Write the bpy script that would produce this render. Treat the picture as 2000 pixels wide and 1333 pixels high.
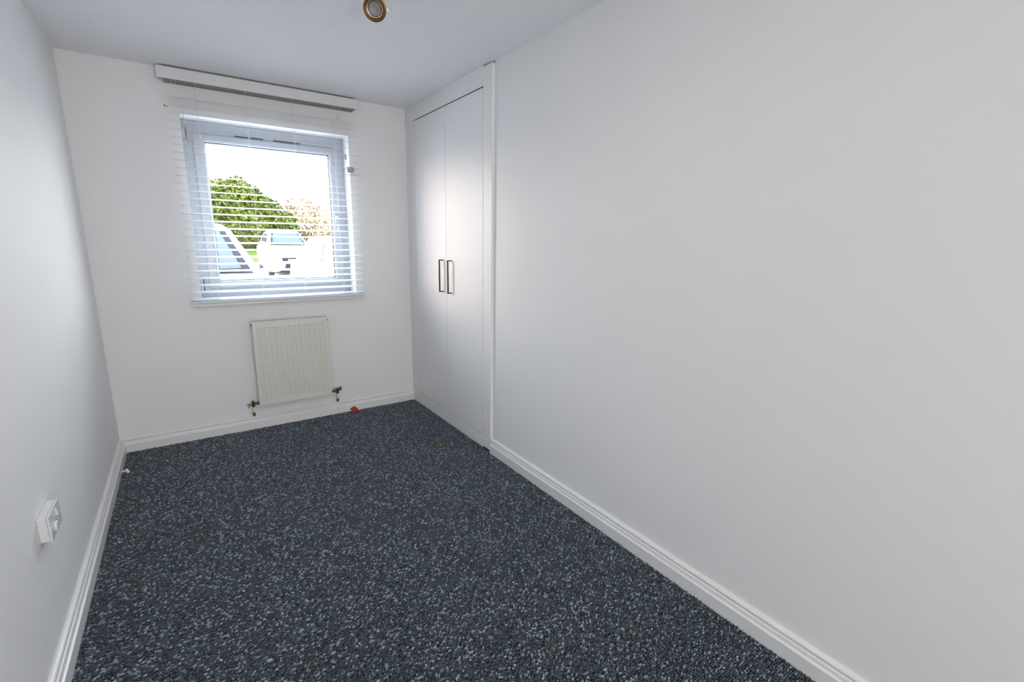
import bpy, bmesh, math, random
from mathutils import Vector, Matrix

random.seed(7)
for o in list(bpy.data.objects):
    bpy.data.objects.remove(o, do_unlink=True)
SC = bpy.context.scene
COL = SC.collection
PI = math.pi

# ------------------------------------------------------------------ camera
CAM = Vector((0.4655, -3.8077, 1.4015))
def rz(a): return Matrix.Rotation(a, 3, 'Z')
def rx(a): return Matrix.Rotation(a, 3, 'X')
def ry(a): return Matrix.Rotation(a, 3, 'Y')
R3 = rz(-0.6038) @ rx(-0.2102) @ ry(-0.0144)
cam_data = bpy.data.cameras.new('camera')
cam_data.sensor_fit = 'HORIZONTAL'; cam_data.sensor_width = 36.0
cam_data.lens = 923.8 / 2000 * 36
cam_data.clip_start = 0.02; cam_data.clip_end = 400
cam = bpy.data.objects.new('camera', cam_data)
M = (R3 @ rx(PI / 2)).to_4x4(); M.translation = CAM
cam.matrix_world = M
COL.objects.link(cam); SC.camera = cam

# ------------------------------------------------------------------ colour management
SC.view_settings.view_transform = 'Standard'
SC.view_settings.look = 'None'
SC.view_settings.gamma = 1.0
SC.view_settings.use_curve_mapping = False
SC.view_settings.exposure = 0.29

# ------------------------------------------------------------------ sky
W = bpy.data.worlds.new('sky'); SC.world = W; W.use_nodes = True
wn = W.node_tree; wn.nodes.clear()
wo = wn.nodes.new('ShaderNodeOutputWorld'); bg = wn.nodes.new('ShaderNodeBackground')
tc = wn.nodes.new('ShaderNodeTexCoord'); sp = wn.nodes.new('ShaderNodeSeparateXYZ')
cr = wn.nodes.new('ShaderNodeValToRGB')
cr.color_ramp.elements[0].position = 0.0; cr.color_ramp.elements[0].color = (1.0, 0.905, 0.83, 1)
cr.color_ramp.elements[1].position = 0.75; cr.color_ramp.elements[1].color = (0.62, 0.76, 1.0, 1)
e = cr.color_ramp.elements.new(0.22); e.color = (0.90, 0.95, 1.0, 1)
wn.links.new(tc.outputs['Generated'], sp.inputs[0]); wn.links.new(sp.outputs['Z'], cr.inputs[0])
wn.links.new(cr.outputs[0], bg.inputs['Color']); bg.inputs['Strength'].default_value = 12.8
wn.links.new(bg.outputs[0], wo.inputs[0])

def light(name, kind, loc, direction, energy, color, **kw):
    d = bpy.data.lights.new(name, kind); d.energy = energy; d.color = color
    for k, v in kw.items():
        setattr(d, k, v)
    o = bpy.data.objects.new(name, d); COL.objects.link(o); o.location = loc
    o.rotation_euler = Vector(direction).to_track_quat('-Z', 'Y').to_euler()
    return o
# soft, low, hazy sun coming from the left of the window
light('sun', 'SUN', (-6, 6, 4), (0.74, -0.66, -0.10), 2.0, (1.0, 0.55, 0.36), angle=0.55)
# daylight portal in the window opening
p = light('window_portal', 'AREA', (1.06, 0.24, 1.55), (0, -1, 0), 1.0, (1, 1, 1), shape='RECTANGLE', size=1.03, size_y=1.19)
p.data.cycles.is_portal = True
# added soft fill behind the camera, no known lamp there
light('rear_fill', 'AREA', (1.02, -7.4, 1.25), (0, 1, 0.22), 77, (1.0, 0.985, 0.98), shape='RECTANGLE', size=1.9, size_y=2.1)
light('ceiling_lamps', 'AREA', (0.75, -2.6, 2.39), (0, 0, -1), 4.5, (1.0, 0.96, 0.93), shape='RECTANGLE', size=0.9, size_y=1.2)

# ------------------------------------------------------------------ materials
MATS = {}
def mat(name, color, rough=0.6, metal=0.0, spec=0.5, noise=None, bump=None, coat=0.0):
    """noise=(scale, amount, color2)  bump=(scale, strength, distance)"""
    if name in MATS: return MATS[name]
    m = bpy.data.materials.new(name); m.use_nodes = True; n = m.node_tree
    b = n.nodes['Principled BSDF']
    b.inputs['Base Color'].default_value = (*color, 1); b.inputs['Roughness'].default_value = rough
    b.inputs['Metallic'].default_value = metal; b.inputs['Specular IOR Level'].default_value = spec
    b.inputs['Coat Weight'].default_value = coat
    t = n.nodes.new('ShaderNodeTexCoord')
    sc, am, c2 = noise if noise else (30, 0.25, tuple(max(0, c * 0.94) for c in color))
    nz = n.nodes.new('ShaderNodeTexNoise'); nz.inputs['Scale'].default_value = sc; nz.inputs['Detail'].default_value = 5
    n.links.new(t.outputs['Object'], nz.inputs['Vector'])
    mx = n.nodes.new('ShaderNodeMix'); mx.data_type = 'RGBA'
    mx.inputs[6].default_value = (*color, 1); mx.inputs[7].default_value = (*c2, 1)
    mr = n.nodes.new('ShaderNodeMapRange'); mr.inputs[1].default_value = 0.4; mr.inputs[2].default_value = 0.75
    mr.inputs[4].default_value = am * 2
    n.links.new(nz.outputs[0], mr.inputs[0]); n.links.new(mr.outputs[0], mx.inputs[0])
    n.links.new(mx.outputs[2], b.inputs['Base Color'])
    if bump:
        bz = n.nodes.new('ShaderNodeTexNoise'); bz.inputs['Scale'].default_value = bump[0]; bz.inputs['Detail'].default_value = 4
        n.links.new(t.outputs['Object'], bz.inputs['Vector'])
        bm = n.nodes.new('ShaderNodeBump'); bm.inputs['Strength'].default_value = bump[1]; bm.inputs['Distance'].default_value = bump[2]
        n.links.new(bz.outputs[0], bm.inputs['Height']); n.links.new(bm.outputs[0], b.inputs['Normal'])
    MATS[name] = m
    return m

WALLP = mat('matt_white_wall_paint', (0.87, 0.868, 0.865), 0.62, spec=0.3, noise=(2.2, 0.10, (0.845, 0.843, 0.84)), bump=(160, 0.12, 0.002))
CEILP = mat('white_ceiling_paint', (0.94, 0.945, 0.965), 0.8, spec=0.2, bump=(90, 0.08, 0.002))
GLOSSW = mat('white_gloss_paint', (0.84, 0.835, 0.83), 0.28, noise=(12, 0.08, (0.80, 0.795, 0.79)), bump=(60, 0.06, 0.001))
DOORW = mat('satin_white_wardrobe_paint', (0.87, 0.868, 0.865), 0.46, spec=0.32, noise=(8, 0.06, (0.85, 0.848, 0.845)), bump=(120, 0.08, 0.0006))
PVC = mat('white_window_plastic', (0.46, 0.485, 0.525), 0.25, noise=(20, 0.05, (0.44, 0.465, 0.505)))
BLINDW = mat('white_blind_slat', (0.78, 0.79, 0.80), 0.35, noise=(40, 0.05, (0.75, 0.76, 0.77)))
CORD = mat('white_cord', (0.82, 0.82, 0.80), 0.8)
TASSEL = mat('pearly_plastic', (0.55, 0.55, 0.53), 0.3)
GASKET = mat('black_rubber', (0.02, 0.018, 0.017), 0.6)
DARKGAP = mat('dark_gap', (0.05, 0.05, 0.05), 0.9)
RADW = mat('cream_radiator_enamel', (0.76, 0.74, 0.68), 0.35, noise=(14, 0.1, (0.73, 0.71, 0.65)))
BRASS = mat('antique_brass', (0.19, 0.085, 0.032), 0.36, metal=1.0, noise=(60, 0.4, (0.09, 0.035, 0.015)))
BRASSL = mat('bright_brass', (0.80, 0.60, 0.32), 0.2, metal=1.0)
TARN = mat('tarnished_brass', (0.13, 0.09, 0.05), 0.45, metal=0.7, noise=(150, 0.5, (0.05, 0.035, 0.025)))
COPPER = mat('copper_red_compression_ring', (0.36, 0.10, 0.045), 0.4, metal=0.5, noise=(200, 0.4, (0.15, 0.04, 0.02)))
BLACKM = mat('black_handle_metal', (0.015, 0.012, 0.012), 0.3, metal=0.4)
CHROME = mat('dull_steel', (0.45, 0.45, 0.44), 0.3, metal=1.0)
LAMPG = mat('frosted_lamp_glass', (0.30, 0.27, 0.26), 0.35, noise=(120, 0.4, (0.20, 0.17, 0.17)))
RED = mat('red_card', (0.50, 0.012, 0.008), 0.5, noise=(90, 0.3, (0.35, 0.008, 0.006)))
SOCKW = mat('white_socket_plastic', (0.80, 0.80, 0.81), 0.25)
GREYP = mat('grey_cleat_plastic', (0.42, 0.40, 0.41), 0.45)
SUBF = mat('carpet_backing', (0.016, 0.018, 0.022), 0.95, noise=(300, 0.4, (0.03, 0.035, 0.04)), bump=(400, 0.5, 0.002))
RUST = mat('rusty_brown_backing', (0.20, 0.09, 0.04), 0.9, noise=(160, 0.5, (0.07, 0.035, 0.02)), bump=(300, 0.8, 0.003))

def glass(name, tint=(1, 1, 1), refl=0.06):
    m = bpy.data.materials.new(name); m.use_nodes = True; n = m.node_tree; n.nodes.clear()
    o = n.nodes.new('ShaderNodeOutputMaterial'); mx = n.nodes.new('ShaderNodeMixShader')
    tr = n.nodes.new('ShaderNodeBsdfTransparent'); gl = n.nodes.new('ShaderNodeBsdfGlossy')
    tr.inputs[0].default_value = (*tint, 1); gl.inputs['Roughness'].default_value = 0.02
    lw = n.nodes.new('ShaderNodeLayerWeight'); lw.inputs['Blend'].default_value = 0.5
    pw = n.nodes.new('ShaderNodeMath'); pw.operation = 'POWER'; pw.inputs[1].default_value = 4.0
    ad = n.nodes.new('ShaderNodeMath'); ad.operation = 'MULTIPLY_ADD'; ad.inputs[1].default_value = 0.5; ad.inputs[2].default_value = 0.004
    n.links.new(lw.outputs['Facing'], pw.inputs[0]); n.links.new(pw.outputs[0], ad.inputs[0])
    n.links.new(ad.outputs[0], mx.inputs[0]); n.links.new(tr.outputs[0], mx.inputs[1]); n.links.new(gl.outputs[0], mx.inputs[2])
    n.links.new(mx.outputs[0], o.inputs[0]); return m
GLASS = glass('window_glass', (0.97, 0.985, 0.98))

# ------------------------------------------------------------------ mesh helpers
def box(bm, x0, x1, y0, y1, z0, z1):
    vs = [bm.verts.new((x, y, z)) for z in (z0, z1) for y in (y0, y1) for x in (x0, x1)]
    for f in ((0, 2, 3, 1), (4, 5, 7, 6), (0, 1, 5, 4), (2, 6, 7, 3), (0, 4, 6, 2), (1, 3, 7, 5)):
        bm.faces.new([vs[i] for i in f])
    return vs
def prism(bm, pts, axis, a0, a1):
    """extrude closed 2-D outline pts along axis ('x','y','z'); pts are the two other coordinates in order"""
    def P(u, v, a):
        return {'x': (a, u, v), 'y': (u, a, v), 'z': (u, v, a)}[axis]
    A = [bm.verts.new(P(u, v, a0)) for u, v in pts]; B = [bm.verts.new(P(u, v, a1)) for u, v in pts]
    n = len(pts); bm.faces.new(A); bm.faces.new(B[::-1])
    for i in range(n):
        bm.faces.new((A[i], B[i], B[(i + 1) % n], A[(i + 1) % n]))
def tube(bm, path, r, seg=10, caps=True):
    path = [Vector(p) for p in path]; rings = []
    rs = r if isinstance(r, (list, tuple)) else [r] * len(path)
    ref = None
    for i, p in enumerate(path):
        t = (path[min(i + 1, len(path) - 1)] - path[max(i - 1, 0)]).normalized()
        if ref is None: ref = Vector((0, 0, 1)) if abs(t.z) < 0.9 else Vector((1, 0, 0))
        u = t.cross(ref).normalized(); v = t.cross(u).normalized(); ref = u.cross(t).normalized() if False else ref
        rings.append([bm.verts.new(p + rs[i] * (math.cos(a) * u + math.sin(a) * v)) for a in [2 * PI * k / seg for k in range(seg)]])
    for a, b in zip(rings, rings[1:]):
        for k in range(seg):
            bm.faces.new((a[k], a[(k + 1) % seg], b[(k + 1) % seg], b[k]))
    if caps:
        bm.faces.new(rings[0][::-1]); bm.faces.new(rings[-1])
def lathe(bm, prof, seg=40, mtx=None, closed=False):
    """prof = [(r, z)]"""
    mtx = mtx or Matrix()
    rings = []
    for r, z in prof:
        if r < 1e-6: rings.append([bm.verts.new(mtx @ Vector((0, 0, z)))])
        else: rings.append([bm.verts.new(mtx @ Vector((r * math.cos(2 * PI * k / seg), r * math.sin(2 * PI * k / seg), z))) for k in range(seg)])
    prs = list(zip(rings, rings[1:]))
    if closed: prs.append((rings[-1], rings[0]))
    for a, b in prs:
        for k in range(seg):
            k2 = (k + 1) % seg
            if len(a) == 1 and len(b) == 1: continue
            if len(a) == 1: bm.faces.new((a[0], b[k2], b[k]))
            elif len(b) == 1: bm.faces.new((a[k], a[k2], b[0]))
            else: bm.faces.new((a[k], a[k2], b[k2], b[k]))
def make(name, bm, m, parent=None, bevel=0, smooth=False, label=None, cat=None, kind=None, group=None, segs=2):
    bmesh.ops.recalc_face_normals(bm, faces=bm.faces)
    me = bpy.data.meshes.new(name); bm.to_mesh(me); bm.free()
    if smooth:
        for p_ in me.polygons: p_.use_smooth = True
    me.materials.append(m)
    o = bpy.data.objects.new(name, me); COL.objects.link(o)
    if parent: o.parent = parent
    if bevel:
        b = o.modifiers.new('bevel', 'BEVEL'); b.width = bevel; b.segments = segs; b.limit_method = 'ANGLE'; b.harden_normals = False
    if smooth and bevel == 0 and hasattr(me, 'set_sharp_from_angle'):
        me.set_sharp_from_angle(angle=math.radians(40))
    tag(o, label, cat, kind, group)
    return o
def tag(o, label=None, cat=None, kind=None, group=None):
    if label: o['label'] = label
    if cat: o['category'] = cat
    if kind: o['kind'] = kind
    if group: o['group'] = group
    return o
def empty(name, loc=(0, 0, 0), label=None, cat=None, kind=None, group=None):
    o = bpy.data.objects.new(name, None); o.location = loc; o.empty_display_size = 0.1; COL.objects.link(o)
    return tag(o, label, cat, kind, group)
def B(): return bmesh.new()
def bx(name, m, x0, x1, y0, y1, z0, z1, parent=None, **kw):
    b = B(); off = parent_off(parent)
    box(b, x0 - off.x, x1 - off.x, y0 - off.y, y1 - off.y, z0 - off.z, z1 - off.z)
    return make(name, b, m, parent, **kw)
def parent_off(p):
    v = Vector((0, 0, 0))
    while p is not None:
        v += p.location; p = p.parent
    return v
def copy_tree(o, parent=None):
    c = o.copy(); COL.objects.link(c); c.parent = parent
    for ch in list(o.children): copy_tree(ch, c)
    return c

# ------------------------------------------------------------------ room dimensions
XR = 2.0502      # right wall plane
XC = 2.0317      # wardrobe front plane
YC = -1.2982     # wardrobe end
H = 2.40
YB = -7.50       # wall behind the camera
OX0, OX1, OZ0, OZ1 = 0.543, 1.577, 0.935, 2.145   # window opening
FD = 0.150       # depth of the reveal up to the window frame

# ------------------------------------------------------------------ structure
bx('floor', SUBF, -0.1, 2.75, YB - 0.1, 0.3, -0.12, 0.0, kind='structure')
bx('ceiling', CEILP, -0.1, 2.75, YB - 0.1, 0.3, H, H + 0.12, kind='structure')
bx('wall_left', WALLP, -0.1, 0.0, YB, 0.0, 0.0, H, kind='structure')
bx('wall_front', WALLP, -0.1, 2.75, YB - 0.1, YB, 0.0, H, kind='structure')
bx('wall_right', WALLP, XR, XR + 0.1, YB, YC, 0.0, H, kind='structure')
bx('wall_recess', WALLP, 2.65, 2.75, YC - 0.0, 0.0, 0.0, H, kind='structure')
b = B()   # window wall with its opening
box(b, -0.1, OX0, 0, 0.3, 0, H); box(b, OX1, 2.75, 0, 0.3, 0, H)
box(b, OX0, OX1, 0, 0.3, 0, OZ0); box(b, OX0, OX1, 0, 0.3, OZ1, H)
wall_back = make('wall_back', b, WALLP, kind='structure')
for x, z, r in ((0.472, 2.182, 0.0042), (0.484, 2.177, 0.003)):
    b = B(); lathe(b, [(0, 0.0006), (r, 0.0006), (r * 1.05, 0.0), (0, 0.0)], 14, Matrix.Translation((x, -0.0001, z)) @ Matrix.Rotation(PI / 2, 4, 'X'))
    make('nail_hole', b, DARKGAP, wall_back)

# skirting boards with the stepped profile seen in the photograph: (projection, height)
def skirt_profile(t, h):
    return [(0, 0), (t, 0), (t, h * 0.585), (t * 0.97, h * 0.60), (t * 0.80, h * 0.625), (t * 0.74, h * 0.65), (t * 0.70, h * 0.76),
            (t * 0.64, h * 0.795), (t * 0.54, h * 0.812), (t * 0.30, h * 0.818), (t * 0.30, h * 0.848), (t * 0.54, h * 0.856), (t * 0.52, h * 0.91), (t * 0.40, h * 0.955), (t * 0.22, h * 0.99), (0, h)]
ST, SH = 0.029, 0.100
def skirting(name, side, a0, a1, m0=0, m1=0):
    """mitred ends: m0/m1 shift of the end per unit of projection"""
    b = B(); prof = skirt_profile(ST, SH); A, Bv = [], []
    for u, v in prof:
        s0, s1 = a0 + m0 * u, a1 + m1 * u
        if side == 'back': A.append(b.verts.new((s0, -u, v))); Bv.append(b.verts.new((s1, -u, v)))
        elif side == 'left': A.append(b.verts.new((u, s0, v))); Bv.append(b.verts.new((u, s1, v)))
        elif side == 'right': A.append(b.verts.new((XR - u, s0, v))); Bv.append(b.verts.new((XR - u, s1, v)))
    n = len(prof); b.faces.new(A); b.faces.new(Bv[::-1])
    for i in range(n): b.faces.new((A[i], Bv[i], Bv[(i + 1) % n], A[(i + 1) % n]))
    return make(name, b, GLOSSW, kind='structure')
skirting('baseboard_back', 'back', 0.0, XC - 0.001, m0=1)
skirting('baseboard_left', 'left', YB, 0.0, m1=-1)
skirting('baseboard_right', 'right', YB, YC - 0.009)

# ------------------------------------------------------------------ carpet (looped pile)
PATCH = (1.804, -1.045)
def build_carpet():
    pts, cols, scl, rot = [], [], [], []
    g = 0.0078; rnd = random.random
    x0, x1, y1 = ST + 0.002, XR - ST - 0.001, -ST - 0.002
    ny = int((y1 + 3.75) / g)
    import mathutils.noise as N
    for j in range(ny):
        y = y1 - j * g
        xe = (XC - 0.003) if y > YC else x1
        n = int((xe - x0) / g)
        for i in range(n + 1):
            x = x0 + i * g + (0.35 * g if j % 2 else 0)
            if x > xe: continue
            px, py = x + (rnd() - .5) * .003, y + (rnd() - .5) * .003
            px = min(max(px, x0), xe)
            d = math.hypot((px - PATCH[0]) / 0.034, (py - PATCH[1]) / 0.026)
            k = N.noise(Vector((px * 9, py * 9, 0))); k2 = N.noise(Vector((px * 14, py * 14, 5)))
            if d < 1 + 0.3 * k and rnd() < 0.75: continue
            r = rnd()
            base = (0.017, 0.026, 0.038)
            if k > 0.18: base = (0.022, 0.040, 0.046)
            if k2 > 0.28: base = (0.040, 0.030, 0.040)
            if k < -0.30: base = (0.024, 0.030, 0.054)
            if d < 1.7 and r > .4: base = (0.13, 0.07, 0.04)
            f = 0.35 + 0.75 * rnd()
            if r > 0.80: base = (0.20, 0.235, 0.28); f = 0.6 + 1.1 * rnd()
            elif r > 0.68: base = tuple(c * 2.0 for c in base)
            elif r < 0.02: base = (0.06, 0.02, 0.03)
            elif r < 0.04: base = (0.02, 0.055, 0.055)
            pts.append((px, py, 0.0012 + 0.0022 * rnd())); cols.append((base[0] * f, base[1] * f, base[2] * f, 1))
            scl.append((0.80 + 0.35 * rnd()) * (0.8 + 0.35 * (rnd() > .35))); rot.append((rnd() - .5) * 1.3 + 0.3)
    me = bpy.data.meshes.new('carpet'); me.from_pydata(pts, [], [])
    a = me.attributes.new('tuft_color', 'FLOAT_COLOR', 'POINT'); a.data.foreach_set('color', [c for q in cols for c in q])
    a = me.attributes.new('tuft_scale', 'FLOAT', 'POINT'); a.data.foreach_set('value', scl)
    a = me.attributes.new('tuft_rot', 'FLOAT', 'POINT'); a.data.foreach_set('value', rot)
    o = bpy.data.objects.new('carpet', me); COL.objects.link(o)
    m = bpy.data.materials.new('looped_wool_pile'); m.use_nodes = True; nt = m.node_tree; pb = nt.nodes['Principled BSDF']
    at = nt.nodes.new('ShaderNodeAttribute'); at.attribute_type = 'INSTANCER'; at.attribute_name = 'tuft_color'
    nt.links.new(at.outputs['Color'], pb.inputs['Base Color']); pb.inputs['Roughness'].default_value = 0.36
    pb.inputs['Specular IOR Level'].default_value = 0.75
    pb.inputs['Sheen Weight'].default_value = 0.45; pb.inputs['Sheen Tint'].default_value = (0.62, 0.82, 1, 1)
    ng = bpy.data.node_groups.new('carpet_pile', 'GeometryNodeTree')
    ng.interface.new_socket('Geometry', in_out='INPUT', socket_type='NodeSocketGeometry')
    ng.interface.new_socket('Geometry', in_out='OUTPUT', socket_type='NodeSocketGeometry')
    L = ng.links; nn = ng.nodes.new
    gi = nn('NodeGroupInput'); go = nn('NodeGroupOutput')
    ico = nn('GeometryNodeMeshIcoSphere'); ico.inputs['Radius'].default_value = 0.0037; ico.inputs['Subdivisions'].default_value = 2
    tr = nn('GeometryNodeTransform'); tr.inputs['Scale'].default_value = (1.35, 0.80, 1.0)
    tr.inputs['Translation'].default_value = (0, 0, 0.001)
    sm = nn('GeometryNodeSetMaterial'); sm.inputs['Material'].default_value = m
    ss = nn('GeometryNodeSetShadeSmooth')
    ins = nn('GeometryNodeInstanceOnPoints')
    m2p = nn('GeometryNodeMeshToPoints')
    def named(nm, t):
        q = nn('GeometryNodeInputNamedAttribute'); q.data_type = t; q.inputs['Name'].default_value = nm; return q
    sca = named('tuft_scale', 'FLOAT'); ro = named('tuft_rot', 'FLOAT')
    cx = nn('ShaderNodeCombineXYZ'); L.new(ro.outputs['Attribute'], cx.inputs['Z'])
    L.new(gi.outputs[0], m2p.inputs['Mesh']); L.new(m2p.outputs[0], ins.inputs['Points'])
    L.new(ico.outputs['Mesh'], tr.inputs['Geometry']); L.new(tr.outputs[0], ss.inputs[0]); L.new(ss.outputs[0], sm.inputs[0])
    L.new(sm.outputs[0], ins.inputs['Instance']); L.new(cx.outputs[0], ins.inputs['Rotation']); L.new(sca.outputs['Attribute'], ins.inputs['Scale'])
    L.new(ins.outputs[0], go.inputs[0])
    md = o.modifiers.new('pile', 'NODES'); md.node_group = ng
    me.materials.append(m)
    return tag(o, 'dark navy and teal looped pile carpet flecked with pale grey, covering the floor', 'carpet', 'stuff')
build_carpet()
b = B(); ring = []
for k in range(28):
    a = 2 * PI * k / 28; r = 1 + 0.22 * math.sin(3 * a + 1) + 0.12 * math.sin(7 * a)
    ring.append((PATCH[0] + 0.036 * r * math.cos(a), PATCH[1] + 0.028 * r * math.sin(a)))
prism(b, ring, 'z', 0.0002, 0.0035)
make('worn_patch', b, RUST, label='small rusty brown worn patch in the dark carpet before the wardrobe', cat='carpet damage')

# ------------------------------------------------------------------ window
win = empty('window_1', (0, 0, 0), kind='structure')
F0, F1, Z0, Z1 = OX0, OX1, 0.957, OZ1
SX0, SX1, SZ0, SZ1 = 0.602, 1.527, 1.040, 2.062      # sash outer edge
GX0, GX1, GZ0, GZ1 = 0.669, 1.466, 1.089, 2.018      # glass edge
def frame(name, m, x0, x1, z0, z1, ix0, ix1, iz0, iz1, y0, y1, parent, chamfer=0.0, **kw):
    b = B(); c = chamfer
    def loop(a0, a1, c0, c1, y): return [b.verts.new(p_) for p_ in ((a0, y, c0), (a1, y, c0), (a1, y, c1), (a0, y, c1))]
    L0 = loop(x0, x1, z0, z1, y1); L1 = loop(x0, x1, z0, z1, y0); L2 = loop(ix0 - c, ix1 + c, iz0 - c, iz1 + c, y0)
    L3 = loop(ix0, ix1, iz0, iz1, y0 + c * 0.8); L4 = loop(ix0, ix1, iz0, iz1, y1)
    S = [L0, L1, L2, L3, L4, L0]
    for A, Bv in zip(S, S[1:]):
        for i in range(4):
            if A[i] is Bv[i]: continue
            b.faces.new((A[i], A[(i + 1) % 4], Bv[(i + 1) % 4], Bv[i]))
    return make(name, b, m, parent, **kw)
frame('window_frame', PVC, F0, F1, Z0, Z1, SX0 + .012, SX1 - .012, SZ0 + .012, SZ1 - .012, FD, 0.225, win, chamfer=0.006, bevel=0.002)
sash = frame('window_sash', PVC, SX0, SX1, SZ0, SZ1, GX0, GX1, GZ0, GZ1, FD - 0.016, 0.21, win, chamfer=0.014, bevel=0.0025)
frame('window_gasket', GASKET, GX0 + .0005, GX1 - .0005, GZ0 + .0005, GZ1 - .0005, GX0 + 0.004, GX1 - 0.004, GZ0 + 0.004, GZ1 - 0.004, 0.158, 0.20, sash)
bx('window_pane', GLASS, GX0 + .004, GX1 - .004, 0.176, 0.180, GZ0 + .004, GZ1 - .004, sash)
# trickle vents: a raised strip with dark slots just above the sash
for x0, x1 in ((0.846, 0.936), (0.944, 1.024), (1.090, 1.268)):
    v = bx('trickle_vent', PVC, x0 - 0.004, x1 + 0.004, FD - 0.006, FD, 2.067, 2.082, win, bevel=0.0015)
    bx('vent_slot', GASKET, x0, x1, FD - 0.0068, FD - 0.002, 2.0705, 2.078, v)
# corner hinges on the left of the frame
for z0, z1 in ((2.022, 2.098), (1.00, 1.11)):
    h = bx('hinge', PVC, 0.546, 0.566, FD - 0.016, FD, z0, z1, win, bevel=0.003)
    bx('hinge_gap', GASKET, 0.5665, 0.571, FD - 0.008, FD - 0.001, z0 + .002, z1 - .006, h)
# handle on the right of the sash
hd = empty('window_handle'); hd.parent = win
bx('handle_base', PVC, 1.484, 1.508, FD - 0.028, FD - 0.016, 1.515, 1.580, hd, bevel=0.004, segs=3)
b = B(); tube(b, [(1.496, FD - 0.028, 1.560), (1.496, FD - 0.052, 1.556), (1.496, FD - 0.056, 1.53), (1.496, FD - 0.052, 1.46)], [0.009, 0.010, 0.009, 0.007], 12)
make('handle_lever', b, PVC, hd, smooth=True)
# window board
b = B()
prism(b, [(OX0, 0.16), (OX0, 0.0), (0.487, 0.0), (0.487, -0.038), (1.632, -0.038), (1.632, 0.0), (OX1, 0.0), (OX1, 0.16)], 'z', 0.935, 0.957)
make('trim_1', b, GLOSSW, bevel=0.004, segs=3, kind='structure')
# outside brick skin & lintel are part of the wall: outer sill
bx('trim_2', mat('concrete_sill', (0.5, 0.48, 0.45), 0.9, bump=(80, 0.3, 0.003)), OX0 - 0.05, OX1 + 0.05, 0.226, 0.36, 0.90, 0.955, kind='structure')

# ------------------------------------------------------------------ venetian blind
BY = -0.040
blind = empty('venetian_blind', (1.06, BY, 2.39), 'wide white venetian blind with open slats hanging over the window', 'blind')
# valance
b = B(); prism(b, [(-0.072 - BY, 2.323 - 2.39), (-0.072 - BY, 2.388 - 2.39), (-0.068 - BY, 2.390 - 2.39), (-0.060 - BY, 2.390 - 2.39), (-0.060 - BY, 2.323 - 2.39)], 'x', 0.450 - 1.06, 1.638 - 1.06)
make('valance', b, BLINDW, blind, bevel=0.0015)
bx('headrail', mat('shade_taupe_headrail', (0.25, 0.215, 0.195), 0.5), 0.482, 1.612, -0.0585, -0.004, 2.312, 2.3985, blind, bevel=0.002)  # dark taupe stands in for the shade above and below the valance
bx('valance_return', BLINDW, 0.450, 0.458, -0.0595, -0.006, 2.326, 2.386, blind)
bx('valance_return', BLINDW, 1.630, 1.638, -0.0595, -0.006, 2.326, 2.386, blind)
# slats
SL0, SL1 = 0.487, 1.632
b = B(); tilt = math.radians(10.8); half = 0.025; A, Bv = [], []
prof = []
for k in range(7):
    s = -half + 2 * half * k / 6; prof.append((s, 0.0008 * (1 - (s / half) ** 2) + 0.0009))
for k in range(6, -1, -1):
    s = -half + 2 * half * k / 6; prof.append((s, 0.0008 * (1 - (s / half) ** 2) - 0.0009))
prof = [(s * math.cos(tilt) - h_ * math.sin(tilt), s * math.sin(tilt) + h_ * math.cos(tilt)) for s, h_ in prof]
prism(b, prof, 'x', SL0 - 1.06, SL1 - 1.06)
slat0 = make('slat', b, BLINDW, blind, smooth=True)
zs = [0.986 + 0.0462 * k for k in range(28)]
for i, z in enumerate(zs):
    s = slat0 if i == 0 else slat0.copy()
    if i: COL.objects.link(s); s.parent = blind
    s.location = (0, 0, z - 2.39)
bx('bottom_rail', BLINDW, SL0, SL1, -0.065, -0.015, 0.9585, 0.9735, blind, bevel=0.004, segs=3)
for x in (0.640, 0.914, 1.196, 1.470):
    b = B()
    for dy in (-0.0275, 0.0275):
        tube(b, [(x - 1.06, dy, 2.335 - 2.39), (x - 1.06, dy, 0.974 - 2.39)], 0.0009, 6)
    for z in zs:
        tube(b, [(x - 1.06, -0.0275, z - 2.39 - .0075), (x - 1.06, 0.0275, z - 2.39 + 0.0035)], 0.0006, 4)
    make('ladder_cord', b, CORD, blind)
def acorn(x, y, z):
    b = B(); lathe(b, [(0.0, 0.020), (0.0025, 0.020), (0.0045, 0.014), (0.0068, 0.002), (0.0078, -0.014), (0.0074, -0.018), (0.0, -0.018)], 16, Matrix.Translation((x - 1.06, y - BY, z - 2.39)))
    return b
for x0, x1, zt, y in ((0.520, 0.572, 2.052, -0.078), (0.540, 0.574, 1.975, -0.078), (1.505, 1.530, 1.982, -0.078)):
    b = B(); tube(b, [(x0 - 1.06, -0.066 - BY, 2.325 - 2.39), (x0 - 1.06 + 0.012, y - BY, 2.25 - 2.39), (x1 - 1.06, y - BY, zt + 0.015 - 2.39)], 0.0009, 6)
    c = make('pull_cord', b, CORD, blind)
    t = make('tassel', acorn(x1, y, zt), TASSEL, c, smooth=True)
b = B(); lathe(b, [(0, 0.018), (0.002, 0.018), (0.0045, 0.010), (0.006, -0.01), (0.004, -0.018), (0, -0.018)], 14, Matrix.Translation((1.502 - 1.06, -0.078 - BY, 2.245 - 2.39)))
make('cord_connector', b, CORD, blind, smooth=True)

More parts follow.
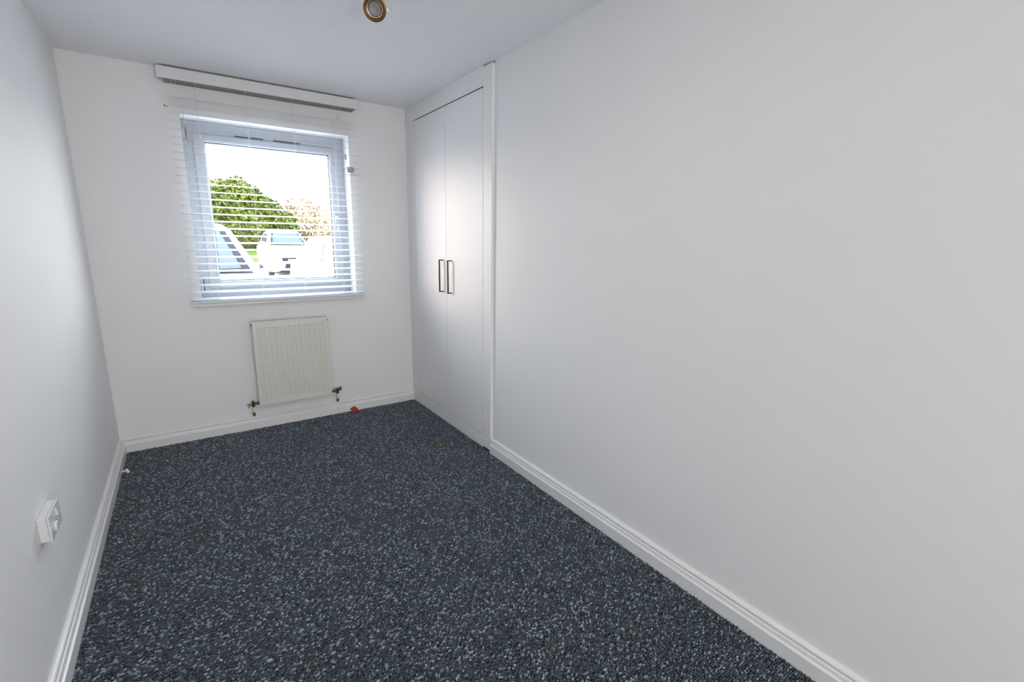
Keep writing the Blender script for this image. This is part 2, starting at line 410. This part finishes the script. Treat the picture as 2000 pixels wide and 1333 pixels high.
cleat = empty('cord_cleat', (1.5700, -0.001, 1.905), 'small grey plastic cord cleat with red markings at the right edge of the window opening', 'cord cleat')
bx('cleat_body', GREYP, 1.552, 1.598, -0.024, -0.0005, 1.882, 1.922, cleat, bevel=0.003)
bx('cleat_lip', GREYP, 1.598, 1.606, -0.022, -0.010, 1.900, 1.912, cleat, bevel=0.002)
bx('cleat_screw', TASSEL, 1.570, 1.580, -0.026, -0.023, 1.915, 1.925, cleat, bevel=0.002)
bx('cleat_mark', mat('dull_red_print', (0.42, 0.10, 0.12), 0.5), 1.556, 1.5975, -0.0255, -0.0242, 1.912, 1.921, cleat)

# ------------------------------------------------------------------ radiator
rad = empty('radiator', (1.07, -0.07, 0.19), 'cream ribbed panel radiator fixed to the wall below the window', 'radiator')
RX0, RX1, RZ0, RZ1, RY = 0.819, 1.323, 0.190, 0.806, -0.070
ox, oy, oz = 1.07, -0.07, 0.19
# front panel: flat rim with pressed vertical flutes
b = B(); nf = 14; pitch = (RX1 - RX0 - 0.036) / nf
xs = [RX0]; dep = [0]
fx = RX0 + 0.018
cols = [(RX0, 0)]
for k in range(nf):
    c = fx + pitch * (k + .5)
    for s, d in ((-0.30, 0.0), (-0.18, 1.0), (0.18, 1.0), (0.30, 0.0)):
        cols.append((c + s * pitch, d))
cols.append((RX1, 0))
rows = [(RZ0, 0), (RZ0 + 0.033, 0), (RZ0 + 0.041, 1), (RZ1 - 0.048, 1), (RZ1 - 0.040, 0), (RZ1, 0)]
grid = [[b.verts.new((x - ox, RY + 0.0048 * d * q - oy, z - oz)) for x, d in cols] for z, q in rows]
for r0, r1 in zip(grid, grid[1:]):
    for i in range(len(cols) - 1): b.faces.new((r0[i], r0[i + 1], r1[i + 1], r1[i]))
edge = grid[0] + [r[-1] for r in grid[1:]] + grid[-1][-2::-1] + [r[0] for r in grid[-2:0:-1]]
back = [b.verts.new((v.co.x, RY + 0.014 - oy, v.co.z)) for v in edge]
for i in range(len(edge)): b.faces.new((edge[i], edge[(i + 1) % len(edge)], back[(i + 1) % len(edge)], back[i]))
b.faces.new(back)
make('front_panel', b, RADW, rad)
bx('convector_panel', RADW, RX0 + 0.02, RX1 - 0.02, -0.052, -0.036, RZ0 + 0.02, RZ1 - 0.03, rad)
bx('side_panel', RADW, RX0 - 0.003, RX0 + 0.001, RY + .002, -0.028, RZ0 + .004, RZ1 + 0.004, rad, bevel=0.001)
bx('side_panel', RADW, RX1 - 0.001, RX1 + 0.003, RY + .002, -0.028, RZ0 + .004, RZ1 + 0.004, rad, bevel=0.001)
b = B(); box(b, RX0 - ox, RX1 - ox, RY + .003 - oy, RY + .008 - oy, RZ1 - oz - .001, RZ1 + 0.004 - oz); box(b, RX0 - ox, RX1 - ox, -0.033 - oy, -0.028 - oy, RZ1 - oz - .001, RZ1 + .004 - oz)
for k in range(22):
    x = RX0 + 0.012 + k * (RX1 - RX0 - .024) / 21
    box(b, x - 0.0025 - ox, x + 0.0025 - ox, RY + .008 - oy, -0.033 - oy, RZ1 - oz - .001, RZ1 + .003 - oz)
make('top_grille', b, RADW, rad)
for x in (RX0 + 0.10, RX1 - 0.10):
    bx('wall_bracket', RADW, x - 0.015, x + 0.015, -0.034, -0.0005, 0.30, 0.74, rad)
for x in (RX0 - 0.0045, RX1 + 0.0045):
    b = B(); s = 1 if x > 1 else -1
    lathe(b, [(0, 0), (0.006, 0), (0.006, 0.006), (0.0, 0.006)], 8, Matrix.Translation((x - ox, -0.048 - oy, RZ1 - 0.022 - oz)) @ Matrix.Rotation(s * PI / 2, 4, 'Y'))
    make('bleed_plug', b, TARN, rad)
def valve(x, s, kind):
    """s = +1 : valve to the right of the radiator"""
    e_ = empty('valve'); e_.parent = rad; e_.location = (x - ox, -0.048 - oy, 0.205 - oz)
    b = B(); lathe(b, [(0, -0.020), (0.010, -0.020), (0.0115, -0.016), (0.0115, -0.006), (0.009, -0.004), (0.009, 0.008), (0.0105, 0.010), (0.0105, 0.016), (0, 0.018)], 16)
    make('valve_body', b, TARN, e_, smooth=True)
    b = B(); tube(b, [(0, 0, 0), (-s * 0.016, 0, 0), (-s * 0.016, 0, 0), (-s * 0.048, 0, 0)], [0.007, 0.007, 0.0095, 0.0095], 12)
    make('valve_tail', b, TARN, e_)
    if kind == 'lock':
        b = B(); tube(b, [(0, 0, 0.016), (0, 0, 0.030)], [0.003, 0.0025], 10); make('valve_spindle', b, TARN, e_)
        b = B(); tube(b, [(0, -0.004, 0.0), (-0.040, -0.012, 0.0)], 0.0032, 8); tube(b, [(-0.020, -0.008, -0.001), (-0.034, -0.014, -0.022)], 0.0030, 8)
        make('valve_lever', b, TARN, e_)
    else:
        b = B(); tube(b, [(0.0, 0, 0.004), (0.030, 0, 0.009)], [0.008, 0.010], 12); make('valve_cap', b, TARN, e_)
        b = B(); tube(b, [(0.026, -0.002, 0.012), (0.028, -0.002, 0.030)], [0.004, 0.006], 10); tube(b, [(-0.022, 0, 0.014), (0.022, 0, 0.020)], 0.003, 8); make('valve_spindle', b, TARN, e_)
    b = B(); tube(b, [(0, 0, -0.020), (0, 0.004, -0.060), (0.0, 0.020, -0.100)], 0.0052, 12)
    pp = make('radiator_pipe', b, mat('painted_pipe', (0.78, 0.77, 0.75), 0.4), e_, smooth=True)
    b = B(); lathe(b, [(0, 0.012), (0.0075, 0.012), (0.010, 0.004), (0.010, -0.006), (0.006, -0.015), (0, -0.016)], 12, Matrix.Translation((0.0, 0.007, -0.078)))
    make('pipe_collar', b, COPPER, e_, smooth=True)
valve(0.776, -1, 'lock'); valve(1.372, 1, 'wheel')

# ------------------------------------------------------------------ red scrap by the skirting
red = empty('card_scrap', (1.495, -0.045, 0), 'small folded scrap of bright red card on the carpet against the back skirting', 'card')
b = B()
P = [(-0.030, 0.010, 0.030), (0.006, 0.013, 0.046), (0.034, 0.008, 0.020), (0.030, -0.018, 0.0095), (-0.020, -0.016, 0.0095), (-0.012, 0.0, 0.020), (-0.030, 0.006, 0.022)]
top = [b.verts.new(p_) for p_ in P]; bot = [b.verts.new((x, y + 0.0012, z - 0.0012)) for x, y, z in P]
c0 = b.verts.new((0.004, -0.008, 0.026)); c1 = b.verts.new((0.004, -0.0068, 0.0248))
for i in range(7):
    j = (i + 1) % 7
    b.faces.new((top[i], top[j], c0)); b.faces.new((bot[j], bot[i], c1)); b.faces.new((top[i], bot[i], bot[j], top[j]))
make('card_fold', b, RED, red)

# ------------------------------------------------------------------ cable stub at the left skirting
st = empty('cable_stub', (0.034, -0.375, 0), 'small white plastic cable stub sticking out of the left skirting near the corner', 'cable')
b = B(); tube(b, [(-0.004, 0, 0.022), (0.014, -0.002, 0.024), (0.022, -0.006, 0.024)], [0.005, 0.0055, 0.0055], 10); make('cable_end', b, SOCKW, st, smooth=True)
b = B(); tube(b, [(0.018, -0.003, 0.034), (0.030, -0.012, 0.012)], [0.0085, 0.0075], 12); make('plug_cap', b, SOCKW, st, bevel=0.001)

# ------------------------------------------------------------------ socket on the left wall
sk = empty('wall_socket', (0, -1.816, 0.485), 'surface mounted white double wall socket plate low on the left wall', 'socket')
sy, sz = -1.816, 0.485
bx('back_box', SOCKW, 0.0, 0.024, sy - 0.070, sy + 0.070, sz - 0.0405, sz + 0.0405, sk, bevel=0.003)
bx('face_plate', SOCKW, 0.0245, 0.030, sy - 0.073, sy + 0.073, sz - 0.043, sz + 0.043, sk, bevel=0.002)
MX = Matrix.Rotation(PI / 2, 4, 'Y')
def face(z_, y_): return Matrix.Translation((0.030, y_ - sy, z_ - sz)) @ MX
b = B(); lathe(b, [(0.0, 0.009), (0.0150, 0.009), (0.0165, 0.007), (0.0175, 0.0), (0.0, 0.0)], 32, face(0.474, -1.846))
kn = make('dimmer_knob', b, SOCKW, sk, smooth=True)
b = B(); lathe(b, [(0.0185, 0.0), (0.0185, 0.0022), (0.0205, 0.0022), (0.0212, 0.0)], 32, face(0.474, -1.846), closed=True)
make('knob_ring', b, mat('socket_grey_ring', (0.50, 0.50, 0.52), 0.3), sk)  # plain grey ring around the knob
b = B(); prism(b, [(0.030, 0.494 - sz), (0.030, 0.516 - sz), (0.0335, 0.516 - sz), (0.037, 0.494 - sz)], 'y', -0.002 + 0.010, 0.010 + 0.010)
make('rocker_switch', b, SOCKW, sk, bevel=0.0006)
for y_, z_, w, h_ in ((-1.762, 0.492, 0.004, 0.008), (-1.772, 0.470, 0.0065, 0.004), (-1.752, 0.470, 0.0065, 0.004)):
    bx('pin_slot', mat('slot_grey', (0.20, 0.20, 0.21), 0.6), 0.0296, 0.0304, y_ - w / 2, y_ + w / 2, z_ - h_ / 2, z_ + h_ / 2, sk)
for y_ in (sy - 0.060, sy + 0.060):
    b = B(); lathe(b, [(0, 0.001), (0.003, 0.001), (0.0033, 0), (0, 0)], 12, face(sz, y_)); make('screw_cap', b, SOCKW, sk)

# ------------------------------------------------------------------ dangling downlight
LC = Vector((1.206, -1.733, 2.30)); LN = Vector((-0.403, -0.82, -0.406)).normalized()
dl = empty('downlight', LC, 'round antique brass downlight dangling from the ceiling at the top of the photo', 'ceiling light')
ML = LN.to_track_quat('Z', 'Y').to_matrix().to_4x4()
b = B(); lathe(b, [(0.0445, -0.004), (0.0450, 0.0), (0.0440, 0.003), (0.040, 0.0045), (0.0350, 0.0035), (0.0325, 0.001), (0.0325, -0.004)], 56, ML, closed=True)
make('outer_ring', b, BRASS, dl, smooth=True)
b = B(); lathe(b, [(0.0325, 0.0005), (0.0325, 0.0045), (0.0312, 0.0055), (0.0300, 0.0040), (0.0300, -0.006), (0.0312, -0.008)], 56, ML, closed=True)
make('inner_ring', b, BRASSL, dl, smooth=True)
b = B(); lathe(b, [(0.0299, -0.006), (0.0299, 0.0005), (0.0282, 0.0), (0.0250, -0.006), (0.0235, -0.010), (0.0299, -0.012)], 48, ML, closed=True)
make('reflector', b, CHROME, dl, smooth=True)
b = B(); lathe(b, [(0.0, -0.0035), (0.004, -0.0030), (0.0050, -0.0045), (0.010, -0.0040), (0.0112, -0.0060), (0.0170, -0.0050), (0.0185, -0.0070), (0.0240, -0.0060), (0.0245, -0.012), (0.0, -0.012)], 40, ML)
make('lamp_lens', b, LAMPG, dl, smooth=True)
b = B(); lathe(b, [(0.0, -0.062), (0.014, -0.062), (0.018, -0.050), (0.030, -0.014), (0.030, -0.0125), (0, -0.0125)], 32, ML)
make('lamp_can', b, TARN, dl, smooth=True)
# spring clip sticking out to the right
side = Vector((0.82, -0.56, -0.05)).normalized(); back_ = -LN
def strip(pts, w, t, up=Vector((0, 0, 1))):
    b = B(); pr = None
    for p_ in pts:
        c = [b.verts.new(p_ + s * up * w / 2 + q * back_ * t) for s, q in ((-1, 0), (1, 0), (1, 1), (-1, 1))]
        if pr:
            for k in range(4): b.faces.new((pr[k], pr[(k + 1) % 4], c[(k + 1) % 4], c[k]))
        else: b.faces.new(c[::-1])
        pr = c
    b.faces.new(pr); return b
make('clip_arm', strip([side * 0.040 + back_ * 0.008, side * 0.057 + back_ * 0.012], 0.012, 0.001), mat('pale_steel', (0.75, 0.76, 0.78), 0.3, metal=0.6), dl)
make('spring_clip', strip([side * 0.057 + back_ * 0.010, side * 0.064 + back_ * 0.012], 0.016, 0.002), CHROME, dl)
b = B(); tube(b, [back_ * 0.062, back_ * 0.080 + Vector((0, 0, 0.005)), Vector((0.055, 0.02, 0.06)), Vector((0.06, 0.0, 0.099))], 0.003, 8)
make('supply_cable', b, CORD, dl, smooth=True)

# ------------------------------------------------------------------ fitted wardrobe
wd = empty('fitted_wardrobe', (2.05, -0.65, 0), 'tall white built-in wardrobe with two flat doors and slim black handles', 'wardrobe')
T = 0.022
DY = [(-0.690 + 0.0015, -0.165), (-1.197, -0.690 - 0.0015)]   # door spans
DZ0, DZ1 = 0.101, 2.281
# carcass (closed box behind the front)
b = B(); ox, oy = 2.05, -0.65
def wbox(b, x0, x1, y0, y1, z0, z1): box(b, x0 - ox, x1 - ox, y0 - oy, y1 - oy, z0, z1)
wbox(b, XC + 0.026, 2.645, -1.2960, -0.001, 0.0015, H - .001)
make('carcass', b, mat('dark_wardrobe_inside', (0.10, 0.10, 0.10), 0.8), wd)
bx('side_stile', DOORW, XC, XC + 0.024, -0.162, -0.0005, 0.0, H - .001, wd, bevel=0.001)
bx('side_stile', DOORW, XC, XC + 0.024, YC, -1.201, 0.014, H - .010, wd, bevel=0.0015)
bx('header_panel', DOORW, XC, XC + 0.006, -1.2005, -0.1625, 2.288, H - .001, wd)
bx('plinth', DOORW, XC + 0.0005, XC + 0.024, -1.2005, -0.1625, 0.004, 0.0965, wd, bevel=0.001)
for i, (y0, y1) in enumerate(DY):
    d = bx('door', DOORW, XC, XC + 0.018, y0, y1, DZ0, DZ1, wd, bevel=0.0012)
    yh = -0.632 if i == 0 else -0.766
    hnd = B()
    xo = XC - 0.033 - ox
    yo = yh - oy
    def hb(x0, x1, y0_, y1_, z0, z1): box(hnd, x0, x1, y0_, y1_, z0, z1)
    hb(xo, xo + 0.007, yo - 0.006, yo + 0.006, 1.020, 1.256)
    hb(xo + 0.007, XC - ox - 0.0002, yo - 0.006, yo + 0.006, 1.249, 1.256)
    hb(xo + 0.007, XC - ox - 0.0002, yo - 0.006, yo + 0.006, 1.020, 1.027)
    make('handle', hnd, BLACKM, d)

# ------------------------------------------------------------------ outside
TARMAC = mat('sunlit_pale_tarmac', (0.74, 0.69, 0.66), 0.9, noise=(3, 0.3, (0.66, 0.61, 0.58)), bump=(60, 0.3, 0.01))
GRASS = mat('mown_grass', (0.055, 0.080, 0.009), 0.95, spec=0.1, noise=(2.5, 0.5, (0.065, 0.080, 0.014)), bump=(25, 0.8, 0.05))
b = B(); box(b, -60, 90, 0.3, 27, -0.16, -0.04)
make('car_park_surface', b, TARMAC, kind='structure')
b = B()
P = [(-60, 27, -0.04), (90, 27, -0.04), (90, 31, 0.45), (-60, 31, 0.45), (90, 36, 0.92), (-60, 36, 0.92), (90, 110, 1.3), (-60, 110, 1.3)]
vs = [b.verts.new(p_) for p_ in P]; lo = [b.verts.new((x, y, -0.6)) for x, y, z in P]
for q in ((0, 1, 2, 3), (3, 2, 4, 5), (5, 4, 6, 7)):
    b.faces.new([vs[i] for i in q]); b.faces.new([lo[i] for i in q][::-1])
for i, j in ((0, 1), (1, 2), (2, 4), (4, 6), (6, 7), (7, 5), (5, 3), (3, 0)): b.faces.new((vs[i], lo[i], lo[j], vs[j]))
make('grass_bank', b, GRASS, kind='structure')

# --- shrubs
def leafmat(name, c1, c2):
    m = bpy.data.materials.new(name); m.use_nodes = True; n = m.node_tree; pb = n.nodes['Principled BSDF']
    pb.inputs['Roughness'].default_value = 0.6; pb.inputs['Specular IOR Level'].default_value = 0.08
    g = n.nodes.new('ShaderNodeNewGeometry'); r = n.nodes.new('ShaderNodeValToRGB')
    r.color_ramp.elements[0].color = (*c1, 1); r.color_ramp.elements[1].color = (*c2, 1)
    n.links.new(g.outputs['Random Per Island'], r.inputs[0]); n.links.new(r.outputs[0], pb.inputs['Base Color'])
    return m
LEAF = leafmat('bright_green_leaves', (0.006, 0.017, 0.003), (0.110, 0.125, 0.018))
LEAF2 = leafmat('pale_russet_leaves', (0.22, 0.14, 0.08), (0.50, 0.42, 0.28))
BARK = mat('grey_bark', (0.12, 0.09, 0.07), 0.9, bump=(30, 0.6, 0.02))
def crown(parent, lobes, n, size, m, seed):
    rnd = random.Random(seed); b = B()
    tot = sum(l[3] ** 2 for l in lobes)
    for (cx, cy, cz, r, sq) in lobes:
        for _ in range(int(n * r * r / tot)):
            d = Vector((rnd.gauss(0, 1), rnd.gauss(0, 1), rnd.gauss(0, 1))).normalized()
            rr = r * (0.72 + 0.36 * rnd.random() ** 0.7) * (1 + 0.12 * math.sin(5 * d.x + 3 * d.z))
            c = Vector((cx + d.x * rr, cy + d.y * rr, cz + d.z * rr * sq))
            u = Vector((rnd.gauss(0, 1), rnd.gauss(0, 1), rnd.gauss(0, 1))).normalized(); v = u.cross(d + u * .2).normalized()
            s = size * (0.6 + 0.8 * rnd.random()); w = d * s * 0.15
            b.faces.new([b.verts.new(p_) for p_ in (c - u * s, c - v * s * .5 + w, c + u * s, c + v * s * .5 + w)])
        bmesh.ops.create_icosphere(b, subdivisions=2, radius=r * 0.70, matrix=Matrix.Translation((cx, cy, cz)) @ Matrix.Diagonal((1, 1, sq, 1)))
    o = make('foliage', b, m, parent, kind='stuff'); return o
def shrub(name, loc, lobes, n, size, m, seed, label, cat, trunk=0.12):
    r = empty(name, loc, label, cat)
    crown(r, lobes, n, size, m, seed)
    b = B(); zt = max(l[2] for l in lobes)
    tube(b, [(0, 0, -0.1), (0.05, 0, zt * .4), (0, 0.05, zt * .8)], [trunk, trunk * .8, trunk * .5], 10)
    for l in lobes:
        tube(b, [(0.03, 0, zt * .25), (l[0] * .5, l[1] * .5, l[2] * .6), (l[0], l[1], l[2])], [trunk * .5, trunk * .4, trunk * .15], 7)
    make('trunk', b, BARK, r, smooth=True)
    return r
shrub('tree', (4.0, 33.0, 0.62), [(-0.9, 0, 2.2, 1.55, 1.25), (0.1, .2, 2.9, 1.35, 1.15), (1.2, 0, 1.9, 1.5, 1.1), (0.2, -.3, 1.3, 1.7, .75), (2.3, .2, 1.5, 1.1, 1.1), (-0.6, 0, 3.5, .8, 1.0), (-1.3, -.3, 1.1, .9, 1.0), (-1.2, -.4, .45, .9, .7), (0.2, -.5, .5, 1.1, .6), (1.6, -.4, .5, 1.1, .6), (2.6, -.3, .5, .9, .7)],
      34000, 0.12, LEAF, 3, 'large dense green tree on the grass bank beyond the parked cars', 'tree')
shrub('bush', (9.6, 36.5, 0.75), [(-1.6, 0, 1.9, 1.3, 1.2), (0, 0, 1.5, 1.4, 1.1), (-.8, .2, 2.6, 1.0, 1.0)], 9000, 0.12, LEAF2, 4,
      'pale russet bush faint beyond the cars, right of the green tree', 'bush', 0.08)

# --- far brick house
BRICK = mat('washed_out_brick', (0.30, 0.16, 0.11), 0.9, noise=(4, 0.4, (0.26, 0.13, 0.09)), bump=(20, 0.3, 0.02))
hs = empty('house', (13.5, 50, 1.0), 'pale brick house faint in the distance behind the parking area', 'house')
bx('house_wall', BRICK, 8.5, 22.0, 48, 56, 0.9, 3.9, hs)
b = B(); prism(b, [(47.5 - 50, 2.9), (52 - 50, 4.6), (56.5 - 50, 2.9)], 'x', 8.2 - 13.5, 22.3 - 13.5); make('roof', b, mat('pale_roof_tiles', (0.55, 0.47, 0.42), 0.9), hs)
for x in (9.8, 12.6, 15.4, 18.2):
    w_ = bx('house_window', mat('far_window_frame', (0.8, 0.8, 0.8), 0.4), x, x + 1.3, 47.93, 47.995, 1.9, 3.1, hs)
    for k in range(2):
        bx('pane', mat('far_window_glass', (0.35, 0.42, 0.50), 0.1), x + .08 + k * .6, x + .62 + k * .6, 47.91, 47.926, 2.0, 3.0, w_)
bx('house_door', mat('far_door', (0.25, 0.20, 0.18), 0.5), 21.0 - 4.0 - 6.1, 21.0 - 4.0 - 5.2, 47.93, 47.995, 0.95, 2.9, hs)

# --- cars (nose points to -y, towards the window)
CARGLASS = mat('car_glass', (0.012, 0.024, 0.034), 0.08, spec=0.25, noise=(1.5, 0.4, (0.018, 0.034, 0.044)))
TYRE = mat('tyre_rubber', (0.02, 0.02, 0.02), 0.8)
TRIMB = mat('black_car_trim', (0.010, 0.010, 0.012), 0.6, spec=0.08)
ALLOY = mat('alloy_wheel', (0.5, 0.5, 0.52), 0.3, metal=0.9)
LENSM = mat('headlamp_lens', (0.6, 0.62, 0.66), 0.1)
def car(loc, paint, label, k=1.0, hk=1.0, group=None):
    r = empty('car', loc, label, 'car', None, group)
    # sections along the length: (y, half width, z low, z belt/top)
    S = [(0.00, 0.60, 0.36, 0.62), (0.04, 0.72, 0.26, 0.72), (0.20, 0.80, 0.22, 0.78), (0.55, 0.85, 0.20, 0.86), (1.05, 0.87, 0.20, 0.95), (1.6, 0.87, 0.20, 0.98),
         (2.6, 0.88, 0.20, 0.99), (3.5, 0.87, 0.22, 1.00), (4.0, 0.84, 0.26, 0.98), (4.15, 0.74, 0.36, 0.90)]
    b = B(); rings = []
    for y, w, zl, zb in S:
        w *= k; zl *= hk; zb *= hk
        pr = [(-w * .90, zl), (-w, zl + .10), (-w * 1.0, zl + (zb - zl) * .55), (-w * .97, zb - .07), (-w * .88, zb - .01), (-w * .5, zb + .012), (0, zb + .02),
              (w * .5, zb + .012), (w * .88, zb - .01), (w * .97, zb - .07), (w, zl + (zb - zl) * .55), (w, zl + .10), (w * .90, zl)]
        rings.append([b.verts.new((x, y, z)) for x, z in pr])
    for A, C in zip(rings, rings[1:]):
        for i in range(len(A)): b.faces.new((A[i], A[(i + 1) % len(A)], C[(i + 1) % len(A)], C[i]))
    b.faces.new(rings[0]); b.faces.new(rings[-1][::-1])
    make('body', b, paint, r, smooth=True)
    zb = 0.985 * hk; zr = 1.45 * hk; wb = 0.79 * k; wr = 0.56 * k
    base = [(-wb, 1.10), (wb, 1.10), (wb * .97, 3.95), (-wb * .97, 3.95)]; roof = [(-wr, 1.95), (wr, 1.95), (wr, 3.45), (-wr, 3.45)]
    b = B()
    lo = [b.verts.new((x, y, zb - .03)) for x, y in base]; mid = [b.verts.new((x * 1.02, y + (.05 if y > 3 else -.03), zr - .05)) for x, y in roof]; hi = [b.verts.new((x * .86, y * .9 + .27, zr + .02)) for x, y in roof]
    for A, C in ((lo, mid), (mid, hi)):
        for i in range(4): b.faces.new((A[i], A[(i + 1) % 4], C[(i + 1) % 4], C[i]))
    b.faces.new(hi); b.faces.new(lo[::-1])
    cab = make('cabin', b, paint, r, bevel=0.05, segs=3)
    def pane(name, i, j, ins, m, t=0.012, a=0.10, c=0.92, off=0.004):
        b = B()
        p0, p1 = Vector((*base[i], zb - .03)), Vector((*base[j], zb - .03))
        q = [(roof[n_][0] * 1.02, roof[n_][1] + (.05 if roof[n_][1] > 3 else -.03)) for n_ in range(4)]
        q0, q1 = Vector((*q[i], zr - .05)), Vector((*q[j], zr - .05))
        def L(s, t_): return (p0.lerp(p1, s)).lerp(q0.lerp(q1, s), t_)
        nrm = (p1 - p0).cross(q0 - p0).normalized()
        cs = [L(ins[0], a), L(ins[1], a), L(ins[1], c), L(ins[0], c)]
        F = [b.verts.new(v + nrm * (off + t)) for v in cs]; K = [b.verts.new(v - nrm * 0.01) for v in cs]
        b.faces.new(F); b.faces.new(K[::-1])
        for n_ in range(4): b.faces.new((F[n_], K[n_], K[(n_ + 1) % 4], F[(n_ + 1) % 4]))
        return make(name, b, m, cab)
    pane('windscreen', 0, 1, (0.115, 0.885), CARGLASS)
    pane('windscreen_surround', 0, 1, (0.06, 0.94), TRIMB, t=0.004, a=0.06, c=0.95)
    pane('rear_window', 2, 3, (0.08, 0.92), CARGLASS)
    for i, j in ((1, 2), (3, 0)):
        a_, c_ = ((0.17, 0.52), (0.54, 0.84)) if (i, j) == (1, 2) else ((0.16, 0.46), (0.48, 0.83))
        pane('side_window', i, j, a_, CARGLASS); pane('side_window', i, j, c_, CARGLASS)
    # wipers
    b = B(); tube(b, [(-0.62 * k, 1.155, zb + .035), (0.02, 1.170, zb + .048)], 0.011, 8); tube(b, [(0.0, 1.15, zb + .03), (0.62 * k, 1.175, zb + .045)], 0.011, 8)
    make('wiper', b, TRIMB, r)
    for s in (-1, 1):
        b = B(); m_ = Matrix.Translation((s * (wb + .14), 1.40, zb + .065)) @ Matrix.Diagonal((0.115, 0.065, 0.075, 1))
        bmesh.ops.create_icosphere(b, subdivisions=3, radius=1, matrix=m_); tube(b, [(s * (wb - .01), 1.42, zb - .0), (s * (wb + .10), 1.41, zb + .03)], 0.025, 8)
        make('door_mirror', b, paint, r, smooth=True)
        b = B(); m_ = Matrix.Translation((s * .60 * k, 0.085, .68 * hk)) @ Matrix.Rotation(s * .35, 4, 'Z') @ Matrix.Diagonal((0.19, 0.10, 0.085, 1))
        bmesh.ops.create_icosphere(b, subdivisions=3, radius=1, matrix=m_); make('headlamp', b, LENSM, r, smooth=True)
        for y in (0.78, 3.35):
            w_ = empty('wheel'); w_.parent = r; w_.location = (s * .79 * k, y, .31)
            mw = Matrix.Rotation(s * PI / 2, 4, 'Y')
            b = B(); lathe(b, [(0.19, -.10), (0.29, -.10), (0.31, -.08), (0.31, .08), (0.29, .10), (0.20, .10), (.19, .07)], 32, mw, closed=True); make('tyre', b, TYRE, w_, smooth=True)
            b = B(); lathe(b, [(0, .07), (.05, .085), (.07, .07), (.19, .085), (.195, -.09), (0, -.09)], 24, mw); make('wheel_rim', b, ALLOY, w_, smooth=True)
    bx('grille', TRIMB, -0.48 * k, 0.48 * k, -0.018, 0.06, .49 * hk, .60 * hk, None).parent = r
    bx('lower_grille', TRIMB, -0.76 * k, 0.76 * k, -0.020, 0.09, .13 * hk, .41 * hk, None).parent = r
    bx('number_plate', mat('number_plate_white', (0.8, 0.8, 0.78), 0.4), -0.26, 0.26, -0.022, -0.013, .44 * hk, .55 * hk, None).parent = r
    bx('underbody', TRIMB, -.70 * k, .70 * k, .15, 3.95, .14, .26, None).parent = r
    return r
PAINTS = mat('white_car_paint', (0.80, 0.81, 0.83), 0.25, coat=0.5)
PAINT2 = mat('silver_car_paint', (0.66, 0.65, 0.70), 0.3, metal=0.2, coat=0.5)
car((0.39, 0.72, -0.04), PAINTS, 'white car parked close outside at the left of the window, blue-tinted windscreen', 0.98, 1.08)
car((3.95, 15.6, -0.04), PAINT2, 'pale silver car parked far across the tarmac in front of the tree', 0.97, 1.14)
car((3.02, 2.45, -0.04), PAINTS, 'white car parked close outside at the right of the window', 1.0, 1.0)
